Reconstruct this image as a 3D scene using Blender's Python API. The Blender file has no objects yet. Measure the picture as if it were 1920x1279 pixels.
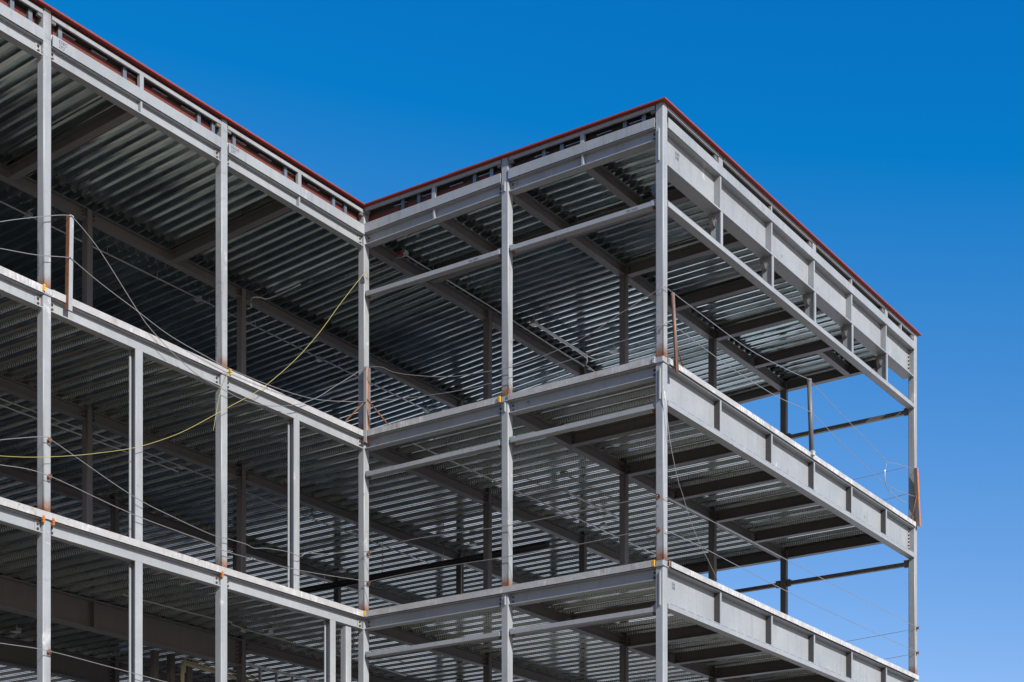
import bpy, math, random
from mathutils import Vector, Matrix
random.seed(7)
scene = bpy.context.scene

# ------------------------------------------------------------------ scale
# The frame is laid out in bay units (1 unit = K metres); W() turns them into metres.
K = 2.0 / 3.0
def W(p):
    return (p[0] * K, p[1] * K, (p[2] - 1.6) * K + 1.6)

# ------------------------------------------------------------------ camera (level, raised front like a shift lens)
F_PX, CX, CY, YAW, PITCH = 3134.08, 962.31, 1898.94, 0.969926, 0.003048
cam = bpy.data.cameras.new('camera')
cam.sensor_fit = 'HORIZONTAL'; cam.sensor_width = 36.0
cam.lens = F_PX / 1920.0 * 36.0
cam.shift_x = (960.0 - CX) / 1920.0
cam.shift_y = (CY - 639.5) / 1920.0
cam.clip_start = 0.1; cam.clip_end = 6000.0
camo = bpy.data.objects.new('camera', cam); scene.collection.objects.link(camo)
camo.location = (-32.588 * K, -18.280 * K, 1.6)
fwd = Vector((math.sin(YAW) * math.cos(PITCH), math.cos(YAW) * math.cos(PITCH), math.sin(PITCH)))
camo.rotation_euler = fwd.to_track_quat('-Z', 'Y').to_euler()
scene.camera = camo

# ------------------------------------------------------------------ sky, sun, exposure
SUN_DIR = Vector((0.72, 2.35, -1.55)).normalized()       # the way the light travels
el = math.asin(-SUN_DIR.z); az = math.atan2(-SUN_DIR.x, -SUN_DIR.y)
world = bpy.data.worlds.new('World'); scene.world = world; world.use_nodes = True
nt = world.node_tree; nt.nodes.clear()
sky = nt.nodes.new('ShaderNodeTexSky'); sky.sky_type = 'NISHITA'; sky.sun_disc = False
sky.sun_elevation = el; sky.sun_rotation = az % (2 * math.pi)
sky.altitude = 1200.0; sky.air_density = 1.0; sky.dust_density = 0.9; sky.ozone_density = 3.0
grade = nt.nodes.new('ShaderNodeVectorMath'); grade.operation = 'MULTIPLY_ADD'          # one even colour grade for the whole sky: deep polarised blue
grade.inputs[1].default_value = (1.27, 0.90, 0.75); grade.inputs[2].default_value = (-1.126, -0.309, 1.03)
floor_ = nt.nodes.new('ShaderNodeVectorMath'); floor_.operation = 'MAXIMUM'; floor_.inputs[1].default_value = (0.012, 0.012, 0.012)
bg = nt.nodes.new('ShaderNodeBackground'); bg.inputs['Strength'].default_value = 0.104
wo = nt.nodes.new('ShaderNodeOutputWorld')
nt.links.new(sky.outputs[0], grade.inputs[0]); nt.links.new(grade.outputs[0], floor_.inputs[0]); nt.links.new(floor_.outputs[0], bg.inputs['Color']); nt.links.new(bg.outputs[0], wo.inputs['Surface'])
sl = bpy.data.lights.new('sun', 'SUN'); sl.energy = 4.2; sl.angle = math.radians(0.53); sl.color = (1.0, 0.955, 0.89)
so = bpy.data.objects.new('sun', sl); scene.collection.objects.link(so)
so.rotation_euler = SUN_DIR.to_track_quat('-Z', 'Y').to_euler(); so.location = (-20, -40, 40)
vs = scene.view_settings
vs.view_transform = 'Standard'; vs.look = 'None'; vs.exposure = 0.75; vs.gamma = 1.0; vs.use_curve_mapping = False
scene.render.engine = 'CYCLES'
scene.cycles.max_bounces = 8; scene.cycles.diffuse_bounces = 5; scene.cycles.glossy_bounces = 4

# ------------------------------------------------------------------ materials
def new_mat(name, base, rough=0.5, metal=0.0, spec=0.5):
    m = bpy.data.materials.new(name); m.use_nodes = True
    b = m.node_tree.nodes['Principled BSDF']
    b.inputs['Base Color'].default_value = (*base, 1); b.inputs['Roughness'].default_value = rough
    b.inputs['Metallic'].default_value = metal; b.inputs['Specular IOR Level'].default_value = spec
    return m
class N:
    """small node-graph helper"""
    def __init__(s, m):
        s.m = m; s.t = m.node_tree; s.b = s.t.nodes['Principled BSDF']
        g = s.t.nodes.new('ShaderNodeNewGeometry'); s.pos = g.outputs['Position']; s.nor = g.outputs['Normal']
    def lk(s, a, b): s.t.links.new(a, b)
    def val(s, x, sock):
        if isinstance(x, (int, float)): sock.default_value = x
        else: s.lk(x, sock)
    def vmul(s, v, c):
        n = s.t.nodes.new('ShaderNodeVectorMath'); n.operation = 'MULTIPLY'; s.lk(v, n.inputs[0]); n.inputs[1].default_value = c; return n.outputs[0]
    def noise(s, scale, vec=None, detail=4, rough=0.6):
        n = s.t.nodes.new('ShaderNodeTexNoise'); n.inputs['Scale'].default_value = scale; n.inputs['Detail'].default_value = detail; n.inputs['Roughness'].default_value = rough
        s.lk(vec or s.pos, n.inputs['Vector']); return n.outputs['Fac']
    def math(s, op, a, b=0.0, c=None):
        n = s.t.nodes.new('ShaderNodeMath'); n.operation = op; s.val(a, n.inputs[0]); s.val(b, n.inputs[1])
        if c is not None: s.val(c, n.inputs[2])
        return n.outputs[0]
    def rng(s, v, a, b, c=0.0, d=1.0):
        n = s.t.nodes.new('ShaderNodeMapRange'); n.clamp = True; s.lk(v, n.inputs['Value'])
        for k, x in zip(('From Min', 'From Max', 'To Min', 'To Max'), (a, b, c, d)): n.inputs[k].default_value = x
        return n.outputs[0]
    def mix(s, f, a, b):
        n = s.t.nodes.new('ShaderNodeMix'); n.data_type = 'RGBA'; s.val(f, n.inputs[0])
        for i, x in ((6, a), (7, b)):
            if isinstance(x, tuple): n.inputs[i].default_value = (*x, 1)
            else: s.lk(x, n.inputs[i])
        return n.outputs[2]
    def sep(s):
        n = s.t.nodes.new('ShaderNodeSeparateXYZ'); s.lk(s.pos, n.inputs[0]); return n.outputs
    def bump(s, h, strength=0.2, dist=0.01):
        n = s.t.nodes.new('ShaderNodeBump'); n.inputs['Strength'].default_value = strength; n.inputs['Distance'].default_value = dist
        s.lk(h, n.inputs['Height']); s.lk(n.outputs[0], s.b.inputs['Normal'])
    def color(s, c): s.lk(c, s.b.inputs['Base Color'])
    def rough(s, r): s.lk(r, s.b.inputs['Roughness'])

PAINT = (0.247, 0.264, 0.274)
ZS = {1: 7.265, 2: 11.83, 3: 16.38}                       # slab tops
def zm(z): return W((0, 0, z))[2]

def paint_mat(name, rust_base=False, streak=0.0, spots=True, base=PAINT):
    m = new_mat(name, base, 0.45); n = N(m)
    big = n.noise(0.9, detail=5); fine = n.noise(14.0, detail=3)
    col = n.mix(n.rng(big, 0.35, 0.68), tuple(c * 0.90 for c in base), tuple(min(1, c * 1.07) for c in base))
    col = n.mix(n.rng(fine, 0.45, 0.7, 0, 0.22), col, tuple(c * 0.72 for c in base))
    drip = n.noise(1.0, n.vmul(n.pos, (9.0, 9.0, 0.7)), 3)
    col = n.mix(n.rng(drip, 0.54, 0.74, 0, 0.42), col, (0.165, 0.155, 0.145))
    run = n.noise(1.0, n.vmul(n.pos, (16.0, 16.0, 0.9)), 4, 0.7)
    col = n.mix(n.rng(run, 0.60, 0.72, 0, 0.35), col, tuple(min(1, c * 1.5) for c in base))
    if spots:
        sp = n.noise(5.5, detail=6, rough=0.75)
        col = n.mix(n.rng(sp, 0.635, 0.72, 0, 0.8), col, (0.10, 0.045, 0.022))
        wp = n.noise(3.1, n.vmul(n.pos, (1.0, 1.0, 0.55)), 6, 0.75)
        col = n.mix(n.rng(wp, 0.60 if rust_base else 0.645, 0.665 if rust_base else 0.70, 0, 0.6), col, (0.46, 0.46, 0.45))
    if rust_base:
        sm = n.noise(1.0, n.vmul(n.pos, (3.0, 3.0, 9.0)), 5, 0.7); pm = n.noise(0.7, detail=2)
        col = n.mix(n.math('MULTIPLY', n.rng(sm, 0.56, 0.70, 0, 0.55), n.rng(pm, 0.5, 0.62)), col, (0.10, 0.085, 0.075))
        z = n.sep()[2]; wob = n.noise(11.0, n.vmul(n.pos, (1, 1, 0.5)), 4)
        for zf in (ZS[2], ZS[3]):
            h = n.math('SUBTRACT', z, zm(zf) - 0.01)
            up = n.math('GREATER_THAN', h, 0.0)
            hh = n.math('ADD', h, n.math('MULTIPLY', n.math('SUBTRACT', wob, 0.5), 0.22))
            f = n.math('MULTIPLY', n.rng(hh, 0.03, 0.21, 0.95, 0.0), up)
            col = n.mix(f, col, n.mix(n.rng(fine, 0.4, 0.65), (0.20, 0.075, 0.02), (0.08, 0.036, 0.02)))
    n.color(col)
    n.rough(n.rng(big, 0.3, 0.7, 0.38, 0.58))
    n.bump(fine, 0.06, 0.004)
    return m
M = {}
M['paint'] = paint_mat('grey_primer_paint')
M['column'] = paint_mat('grey_primer_paint_column', rust_base=True)
M['inner'] = paint_mat('grey_primer_paint_shaded', base=(0.120, 0.114, 0.112), spots=False)  # darker copy of the grey paint; interior shade is put into its colour
def edge_mat(cake=0.0):
    m = new_mat('pour_stop_cement_streaked', (0.5, 0.5, 0.5), 0.55); n = N(m)
    st = n.noise(1.0, n.vmul(n.pos, (30.0, 30.0, 3.2)), 6, 0.75)
    bigm = n.noise(1.1, n.vmul(n.pos, (1, 1, 2.5)), 5, 0.65); bl = n.noise(6.0, detail=7, rough=0.75)
    col = n.mix(n.rng(bl, 0.3, 0.7), (0.26, 0.262, 0.265), (0.34, 0.34, 0.335))
    f = n.math('MULTIPLY', n.rng(st, 0.47 - cake, 0.64 - cake, 0, 0.75 + cake * 5), n.rng(bigm, 0.49 - cake * 2, 0.60 - cake * 2))
    col = n.mix(f, col, (0.58, 0.58, 0.565))
    col = n.mix(n.rng(bl, 0.62, 0.70, 0, 0.6), col, (0.50, 0.495, 0.47))
    rs = n.noise(2.3, n.vmul(n.pos, (1, 1, 0.6)), 6, 0.75)
    col = n.mix(n.rng(rs, 0.57, 0.70, 0, 0.7), col, (0.15, 0.09, 0.055))
    chips = n.noise(16.0, detail=2)
    col = n.mix(n.rng(chips, 0.69, 0.73, 0, 0.8), col, (0.10, 0.10, 0.095))
    n.color(col); n.bump(bl, 0.25, 0.01); return m
M['edge'] = edge_mat(); M['edge_cake'] = edge_mat(0.03)
def galv(name, base, rough, emboss=False):
    m = new_mat(name, base, rough, 0.97); n = N(m)
    sp = n.noise(6.0, n.vmul(n.pos, (1.0, 0.35, 1.0)), 4); big = n.noise(0.35, detail=3)
    c = n.mix(n.rng(sp, 0.3, 0.7), tuple(x * 0.93 for x in base), tuple(min(1, x * 1.08) for x in base))
    oi = n.t.nodes.new('ShaderNodeObjectInfo')
    c = n.mix(n.rng(oi.outputs['Random'], 0, 1, 0, 0.5), c, tuple(x * 0.5 for x in base))
    stn = n.noise(0.8, n.vmul(n.pos, (2.2, 0.7, 1.0)), 5, 0.65)
    c = n.mix(n.rng(stn, 0.5, 0.66, 0, 0.45), c, tuple(x * 0.42 for x in base))
    n.color(c); n.lk(n.math('ADD', n.rng(sp, 0.3, 0.7, rough - 0.04, rough + 0.07), n.math('MULTIPLY', oi.outputs['Random'], 0.07)), n.b.inputs['Roughness'])
    if emboss:
        y = n.sep()[1]
        tri = n.math('PINGPONG', n.math('MULTIPLY', y, 1.0), 0.023)
        hgt = n.rng(tri, 0.007, 0.015)
        n.bump(hgt, 0.5, 0.010)
    else:
        pass
    return m
M['deck'] = galv('galvanised_steel_deck', (0.66, 0.735, 0.74), 0.085)
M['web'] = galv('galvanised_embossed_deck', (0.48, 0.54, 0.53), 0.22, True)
M['galv'] = galv('galvanised_steel', (0.62, 0.63, 0.63), 0.36)
M['stud'] = galv('dull_galvanised_stud', (0.26, 0.28, 0.30), 0.5)
M['cable'] = new_mat('wire_rope_steel', (0.42, 0.42, 0.41), 0.35, 0.75)
M['rope'] = new_mat('yellow_rope', (0.31, 0.275, 0.09), 0.8)
M['clip'] = new_mat('yellow_clip', (0.52, 0.27, 0.012), 0.5)
M['black'] = new_mat('black_duct_wrap', (0.022, 0.022, 0.024), 0.5)
M['pvc'] = new_mat('cream_plastic_pipe', (0.5, 0.45, 0.3), 0.4)
M['red'] = new_mat('red_fire_alarm_box', (0.14, 0.012, 0.010), 0.6)
M['mark'] = new_mat('marker_ink', (0.06, 0.06, 0.09), 0.7)
M['lamp'] = new_mat('white_box_cover', (0.8, 0.78, 0.7), 0.45)
def rust_mat(name, a, b):
    m = new_mat(name, a, 0.8); n = N(m)
    f = n.noise(18.0, detail=6, rough=0.7); g = n.noise(3.0, detail=4)
    c = n.mix(n.rng(f, 0.35, 0.65), a, b); c = n.mix(n.rng(g, 0.55, 0.7, 0, 0.5), c, (a[0] * 0.8, a[1], a[2]))
    n.color(c); n.bump(f, 0.3, 0.004); return m
M['rust'] = rust_mat('rusted_steel', (0.20, 0.075, 0.024), (0.09, 0.038, 0.02))
M['orange'] = rust_mat('orange_rusted_angle', (0.50, 0.165, 0.014), (0.26, 0.085, 0.016))
M['bolt'] = rust_mat('rusty_bolt_steel', (0.115, 0.055, 0.034), (0.055, 0.03, 0.023))
M['coping'] = rust_mat('red_coping_board', (0.225, 0.030, 0.019), (0.155, 0.021, 0.015))
nb = M['coping'].node_tree
M['sheath'] = rust_mat('red_sheathing_board', (0.115, 0.020, 0.010), (0.075, 0.015, 0.009))
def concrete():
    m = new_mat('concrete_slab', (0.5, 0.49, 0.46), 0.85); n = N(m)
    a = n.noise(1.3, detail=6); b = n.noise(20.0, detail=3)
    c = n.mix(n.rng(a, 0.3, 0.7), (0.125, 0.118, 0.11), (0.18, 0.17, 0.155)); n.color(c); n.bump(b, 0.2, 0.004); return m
M['concrete'] = concrete()
def dirt():
    m = new_mat('dry_site_ground', (0.34, 0.28, 0.21), 0.95); n = N(m)
    a = n.noise(0.08, detail=8); b = n.noise(1.7, detail=6)
    c = n.mix(n.rng(a, 0.35, 0.65), (0.235, 0.18, 0.128), (0.19, 0.145, 0.105))
    c = n.mix(n.rng(b, 0.5, 0.75, 0, 0.4), c, (0.28, 0.235, 0.185)); n.color(c); n.bump(b, 0.4, 0.05); return m
M['dirt'] = dirt()
M['pipe'] = new_mat('dark_grey_pipe', (0.10, 0.102, 0.108), 0.5)
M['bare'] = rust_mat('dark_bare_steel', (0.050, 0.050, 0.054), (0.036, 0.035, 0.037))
M['gap_shade'] = new_mat('black_gap_shade', (0.02, 0.02, 0.02), 0.8)  # black colour that paints the shade inside the parapet gap
M['membrane'] = new_mat('roof_membrane', (0.5, 0.5, 0.49), 0.9)

# ------------------------------------------------------------------ mesh helpers
class MB:
    def __init__(s): s.v = []; s.f = []; s.mi = []; s.sm = []
    def face(s, idx, mi=0, sm=False): s.f.append(idx); s.mi.append(mi); s.sm.append(sm)
    def hexa(s, p, mi=0):                                   # 4 bottom points then 4 top points, both anticlockwise from above
        o = len(s.v); s.v += p
        for q in ((3, 2, 1, 0), (4, 5, 6, 7), (0, 1, 5, 4), (1, 2, 6, 5), (2, 3, 7, 6), (3, 0, 4, 7)):
            s.face(tuple(o + i for i in q), mi)
        return s
    def box(s, x0, x1, y0, y1, z0, z1, mi=0):
        return s.hexa([(x0, y0, z0), (x1, y0, z0), (x1, y1, z0), (x0, y1, z0), (x0, y0, z1), (x1, y0, z1), (x1, y1, z1), (x0, y1, z1)], mi)
    def barx(s, x0, x1, y0, y1, zb0, zt0, zb1, zt1, mi=0):   # bar along x whose heights change from end to end
        return s.hexa([(x0, y0, zb0), (x1, y0, zb1), (x1, y1, zb1), (x0, y1, zb0), (x0, y0, zt0), (x1, y0, zt1), (x1, y1, zt1), (x0, y1, zt0)], mi)
    def bary(s, x0, x1, y0, y1, zb0, zt0, zb1, zt1, mi=0):
        return s.hexa([(x0, y0, zb0), (x1, y0, zb0), (x1, y1, zb1), (x0, y1, zb1), (x0, y0, zt0), (x1, y0, zt0), (x1, y1, zt1), (x0, y1, zt1)], mi)
    def ix(s, y, x0, x1, zt, d, bf=0.2, tf=0.022, tw=0.016, zt1=None):
        z1 = zt if zt1 is None else zt1
        s.barx(x0, x1, y - bf / 2, y + bf / 2, zt - tf, zt, z1 - tf, z1)
        s.barx(x0, x1, y - bf / 2, y + bf / 2, zt - d, zt - d + tf, z1 - d, z1 - d + tf)
        s.barx(x0, x1, y - tw / 2, y + tw / 2, zt - d + tf, zt - tf, z1 - d + tf, z1 - tf); return s
    def iy(s, x, y0, y1, zt, d, bf=0.2, tf=0.022, tw=0.016, zt1=None):
        z1 = zt if zt1 is None else zt1
        s.bary(x - bf / 2, x + bf / 2, y0, y1, zt - tf, zt, z1 - tf, z1)
        s.bary(x - bf / 2, x + bf / 2, y0, y1, zt - d, zt - d + tf, z1 - d, z1 - d + tf)
        s.bary(x - tw / 2, x + tw / 2, y0, y1, zt - d + tf, zt - tf, z1 - d + tf, z1 - tf); return s
    def column(s, x, y, w, z0, z1, r=0.026, seg=4):
        ring = []
        for cx, cy, a0 in ((x + w - r, y + w - r, 0), (x + r, y + w - r, 90), (x + r, y + r, 180), (x + w - r, y + r, 270)):
            for k in range(seg + 1):
                a = math.radians(a0 + 90 * k / seg); ring.append((cx + r * math.cos(a), cy + r * math.sin(a)))
        n = len(ring); o = len(s.v)
        s.v += [(a, b, z0) for a, b in ring] + [(a, b, z1) for a, b in ring]
        for i in range(n): s.face((o + i, o + (i + 1) % n, o + n + (i + 1) % n, o + n + i), 0, i % (seg + 1) != seg)
        s.face(tuple(o + n + i for i in range(n))); s.face(tuple(o + i for i in reversed(range(n)))); return s
    def tube(s, pts, r, seg=6, mi=0):
        P = [Vector(p) for p in pts]; o = len(s.v); n = len(P)
        for i, p in enumerate(P):
            t = (P[min(i + 1, n - 1)] - P[max(i - 1, 0)]).normalized()
            a = Vector((0, 0, 1)) if abs(t.z) < 0.9 else Vector((1, 0, 0))
            u = t.cross(a).normalized(); v = t.cross(u)
            for k in range(seg):
                q = p + (u * math.cos(2 * math.pi * k / seg) + v * math.sin(2 * math.pi * k / seg)) * r; s.v.append(tuple(q))
        for i in range(n - 1):
            for k in range(seg):
                a = o + i * seg + k; b = o + i * seg + (k + 1) % seg
                s.face((a, b, b + seg, a + seg), mi, True)
        s.face(tuple(o + k for k in reversed(range(seg))), mi); s.face(tuple(o + (n - 1) * seg + k for k in range(seg)), mi); return s
    def beam(s, a, b, wx, wd, side=(1, 0, 0), mi=0):         # rectangular bar between two points
        A, B = Vector(a), Vector(b); t = (B - A).normalized(); u = Vector(side); u = (u - t * u.dot(t)).normalized(); v = t.cross(u)
        c = lambda P, i, j: tuple(P + u * wx * i / 2 + v * wd * j / 2)
        o = len(s.v); s.v += [c(A, -1, -1), c(A, 1, -1), c(A, 1, 1), c(A, -1, 1), c(B, -1, -1), c(B, 1, -1), c(B, 1, 1), c(B, -1, 1)]
        for q in ((3, 2, 1, 0), (4, 5, 6, 7), (0, 1, 5, 4), (1, 2, 6, 5), (2, 3, 7, 6), (3, 0, 4, 7)): s.face(tuple(o + i for i in q), mi)
        return s
    def mesh(s, name, mats, convert=True):
        me = bpy.data.meshes.new(name); me.from_pydata([W(p) for p in s.v] if convert else s.v, [], s.f)
        for m in mats: me.materials.append(m)
        me.polygons.foreach_set('material_index', s.mi); me.polygons.foreach_set('use_smooth', s.sm); me.update(); return me
def link(name, data, parent=None):
    o = bpy.data.objects.new(name, data); scene.collection.objects.link(o)
    if parent: o.parent = parent
    return o
def part(name, mb, mat, parent):
    mats = mat if isinstance(mat, list) else [mat]
    return link(name, mb.mesh(name, mats), parent)
def thing(o, label, cat, group=None):
    o['label'] = label; o['category'] = cat
    if group: o['group'] = group
    return o
def smooth(pts, k=5):
    P = [Vector(p) for p in pts]; out = []
    for i in range(len(P) - 1):
        p0, p1, p2, p3 = P[max(i - 1, 0)], P[i], P[i + 1], P[min(i + 2, len(P) - 1)]
        for j in range(k):
            t = j / k
            out.append(0.5 * ((2 * p1) + (p2 - p0) * t + (2 * p0 - 5 * p1 + 4 * p2 - p3) * t * t + (3 * p1 - p0 - 3 * p2 + p3) * t ** 3))
    out.append(P[-1]); return [tuple(p) for p in out]

# ------------------------------------------------------------------ ground
g = MB(); S = 4000.0
g.v = [(-S, -S, 0), (S, -S, 0), (S, S, 0), (-S, S, 0)]; g.face((0, 1, 2, 3))
ground = link('ground', g.mesh('ground', [M['dirt']], False)); ground['kind'] = 'structure'

# added unseen pale ground sheet past the far end, for the decks to reflect
def unseen_reflector():
    m = new_mat('pale_reflector', (0.58, 0.57, 0.54), 0.9); n = N(m)
    a = n.noise(0.12, detail=6); n.color(n.mix(n.rng(a, 0.35, 0.65), (0.62, 0.61, 0.58), (0.50, 0.49, 0.465))); return m
M['unseen_reflector'] = unseen_reflector()
g = MB(); g.v = [(16.0, -60.0, 0.004), (260.0, -60.0, 0.004), (260.0, 330.0, 0.004), (16.0, 330.0, 0.004)]; g.face((0, 1, 2, 3))
refl = link('added_reflector', g.mesh('added_reflector', [M['unseen_reflector']], False)); refl['kind'] = 'structure'

# ------------------------------------------------------------------ the frame
Bx, Ym, Yl, R, w = 5.085, 4.2, 8.61, 15.26, 0.204
Y3, Y4, Y5 = 12.81, 17.7, 36.0
XL = -15.3                                                  # last facade column beyond the left edge of the picture
XE, XW = R + w, -26.0
XS = [2.80, 5.57, 8.12, 10.60, 13.09]                       # beam lines along the end wing
bld = bpy.data.objects.new('steel_frame_building', None); scene.collection.objects.link(bld); bld.location = (0, 0, 0)
thing(bld, 'unfinished L-shaped grey steel frame building with metal decks and red roof edge', 'building')

def zr(y):                                                  # underside of the roof deck; the roof falls towards the middle
    T = ((-1, 21.54), (0, 21.53), (4.2, 21.49), (8.61, 21.38), (12.81, 21.06), (17.7, 20.82), (37.0, 20.5))
    for (a, za), (b, zb) in zip(T, T[1:]):
        if y <= b: return za + (zb - za) * (y - a) / (b - a)
    return T[-1][1]
def zf(level, y): return zr(y) if level == 4 else ZS[level] - 0.15

# bolts, shared meshes: head turned to the front (-y) or to the side (-x)
def bolt_mesh(axis):
    b = MB(); r, h = 0.028, 0.024
    for rr, d0, d1 in ((r, 0, h), (r * 0.6, h, h * 1.7)):
        ring = [(rr * math.cos(math.pi * k / 3), rr * math.sin(math.pi * k / 3)) for k in range(6)]
        o = len(b.v)
        for d in (d0, d1): b.v += [((c, -d, s) if axis == 'y' else (-d, -c, s)) for c, s in ring]
        for k in range(6): b.face((o + k, o + (k + 1) % 6, o + 6 + (k + 1) % 6, o + 6 + k))
        b.face(tuple(o + 6 + k for k in range(6)))
    b.v = [tuple(c * K for c in p) for p in b.v]
    return b.mesh('bolt', [M['bolt']], False)
BOLT = {'y': bolt_mesh('y'), 'x': bolt_mesh('x')}
def bolt(p, axis, parent):
    o = link('bolt', BOLT[axis], parent); o.location = W(p); return o
def tab_x(parent, y, xe, sgn, zt, d, rows=2, mat=None):     # shear plate with bolts at the end of a beam along x; sgn = direction into the beam
    x0, x1 = sorted((xe, xe + sgn * 0.14)); f = y - 0.008 - 0.012
    p = MB().box(x0, x1, f, y - 0.008, zt - d + 0.05, zt - 0.04)
    part('shear_plate', p, mat or M['paint'], parent)
    for k in range(rows):
        z = zt - d * (0.36 + 0.36 * k) if rows == 2 else zt - 0.08 - (d - 0.16) * k / (rows - 1)
        bolt((xe + sgn * 0.075, f, z), 'y', parent)
def tab_y(parent, x, ye, sgn, zt, d, rows=2, mat=None):
    y0, y1 = sorted((ye, ye + sgn * 0.14)); f = x - 0.008 - 0.012
    part('shear_plate', MB().box(f, x - 0.008, y0, y1, zt - d + 0.05, zt - 0.04), mat or M['paint'], parent)
    for k in range(rows):
        bolt((f, ye + sgn * 0.075, zt - d * (0.36 + 0.36 * k)), 'x', parent)

# ---- columns, one piece per storey
facade = [(XL, Yl), (-10.14, Yl), (-5.07, Yl), (0, Yl), (0, Ym), (0, 0), (R, 0)]
inner = [(5.44, Ym), (10.46, Ym), (R, Ym), (5.42, Yl), (10.44, Yl), (R, Yl), (-10.4, Y3), (-5.32, Y3), (-0.02, Y3), (5.1, Y3), (9.84, Y3), (R, Y3),
         (-10.3, Y4), (-5.2, Y4), (-0.02, Y4), (4.9, Y4), (9.65, Y4), (R, Y4), (-15.3, Y3), (-15.3, Y4), (-15.3, Y5), (-5.2, Y5), (4.9, Y5), (9.65, Y5), (R, Y5)]
for i, (x, y) in enumerate(facade + inner):
    fac = i < len(facade)
    ww = w if fac else 0.19
    zcap = 22.028 if fac else zr(y + w / 2) - 0.004
    carried = (x, y) in ((-5.32, Y3), (-5.2, Y4))          # stands on a deep girder, nothing below
    for z0, z1 in ((-0.8, ZS[2] - 0.02), (ZS[2] - 0.018, ZS[3] - 0.02), (ZS[3] - 0.018, zcap)):
        if carried and z0 < 0: continue
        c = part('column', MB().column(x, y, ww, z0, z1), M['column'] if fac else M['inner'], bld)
        if fac and z1 < 20:                                   # cap plate where the next column piece stands
            part('splice_plate', MB().box(x - 0.03, x + w + 0.03, y - 0.024, y + w + 0.024, z1 - 0.135, z1 - 0.115), M['paint'], c)
# erection lugs on the side faces of two columns
for x, y, za, zb in ((0, 0.10, 20.74, 21.46), (0, 0.075, 15.40, 16.10), (0, 0.075, 10.80, 11.56), (0, Ym + 0.085, 21.22, 21.44), (0, Ym + 0.08, 15.98, 16.2), (0, Ym + 0.075, 11.39, 11.6)):
    part('erection_lug', MB().box(x - 0.05, x - 0.001, y - 0.012, y + 0.012, za, zb), M['paint'], bld)

# ---- facade beams of the left wing (along x) and of the return face (along y)
D = 0.29
fx = [XL, -10.14, -5.07, 0]
for lv in (4, 3, 2):
    zt = zf(lv, Yl) - (0.04 if lv == 4 else 0)
    for a, b in zip(fx, fx[1:]):
        x0, x1 = a + w + 0.012, b - 0.012
        yb = Yl + 0.105
        o = part('facade_beam', MB().ix(yb, x0, x1, zt, D, 0.19), M['paint'], bld)
        tab_x(o, yb, a + w + 0.002, 1, zt, D); tab_x(o, yb, b - 0.002, -1, zt, D)
        if lv == 4:
            xm = a + w / 2 + (b - a) * 0.503
            part('stiffener', MB().box(xm - 0.025, xm + 0.025, yb - 0.092, yb - 0.009, zt - D + 0.023, zt - 0.023), M['paint'], o)
    for (ya, yb_) in ((Ym, Yl), (0, Ym)):
        y0, y1 = ya + w + 0.012, yb_ - 0.012; xb = 0.125
        z0, z1 = zf(lv, y0), zf(lv, y1)
        o = part('facade_beam', MB().iy(xb, y0, y1, z0, D, 0.23, zt1=z1), M['paint'], bld)
        tab_y(o, xb, ya + w + 0.002, 1, z0, D); tab_y(o, xb, yb_ - 0.002, -1, z1, D)
        if lv == 4:
            ym = 6.43 if ya > 1 else 2.14
            z = zr(ym)
            part('stiffener', MB().box(xb - 0.112, xb - 0.009, ym - 0.022, ym + 0.022, z - D + 0.023, z - 0.023), M['paint'], o)

# ---- deep girders of the end face (along x) with stiffeners
for lv in (4, 3, 2):
    top = 21.575 if lv == 4 else ZS[lv] - 0.13
    bot = 20.72 if lv == 4 else ZS[lv] - 0.945
    y = 0.19; bf = 0.35; tf = 0.035
    o = part('girder', MB().ix(y, w + 0.01, R - 0.01, top, top - bot, bf, tf, 0.02), M['paint'], bld)
    for xs in XS:
        z0, z1 = bot + tf + 0.001, top - tf - 0.001
        if lv == 4: part('stiffener', MB().box(xs - 0.035, xs + 0.035, y - 0.172, y - 0.011, z0, z1), M['paint'], o)
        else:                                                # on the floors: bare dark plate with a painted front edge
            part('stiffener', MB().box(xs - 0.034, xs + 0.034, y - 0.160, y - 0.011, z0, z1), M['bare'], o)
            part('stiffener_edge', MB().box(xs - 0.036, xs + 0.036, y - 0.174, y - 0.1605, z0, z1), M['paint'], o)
    for xe, sg in ((R, -1), (w, 1)):
        pl = MB().box(min(xe - sg * 0.0, xe + sg * 0.16), max(xe, xe + sg * 0.16), y - 0.022, y - 0.011, bot + 0.09, top - 0.08)
        part('shear_plate', pl, M['paint'], o)
        for k in range(6): bolt((xe + sg * 0.09, y - 0.022, bot + 0.15 + k * (top - bot - 0.3) / 5), 'y', o)

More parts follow.
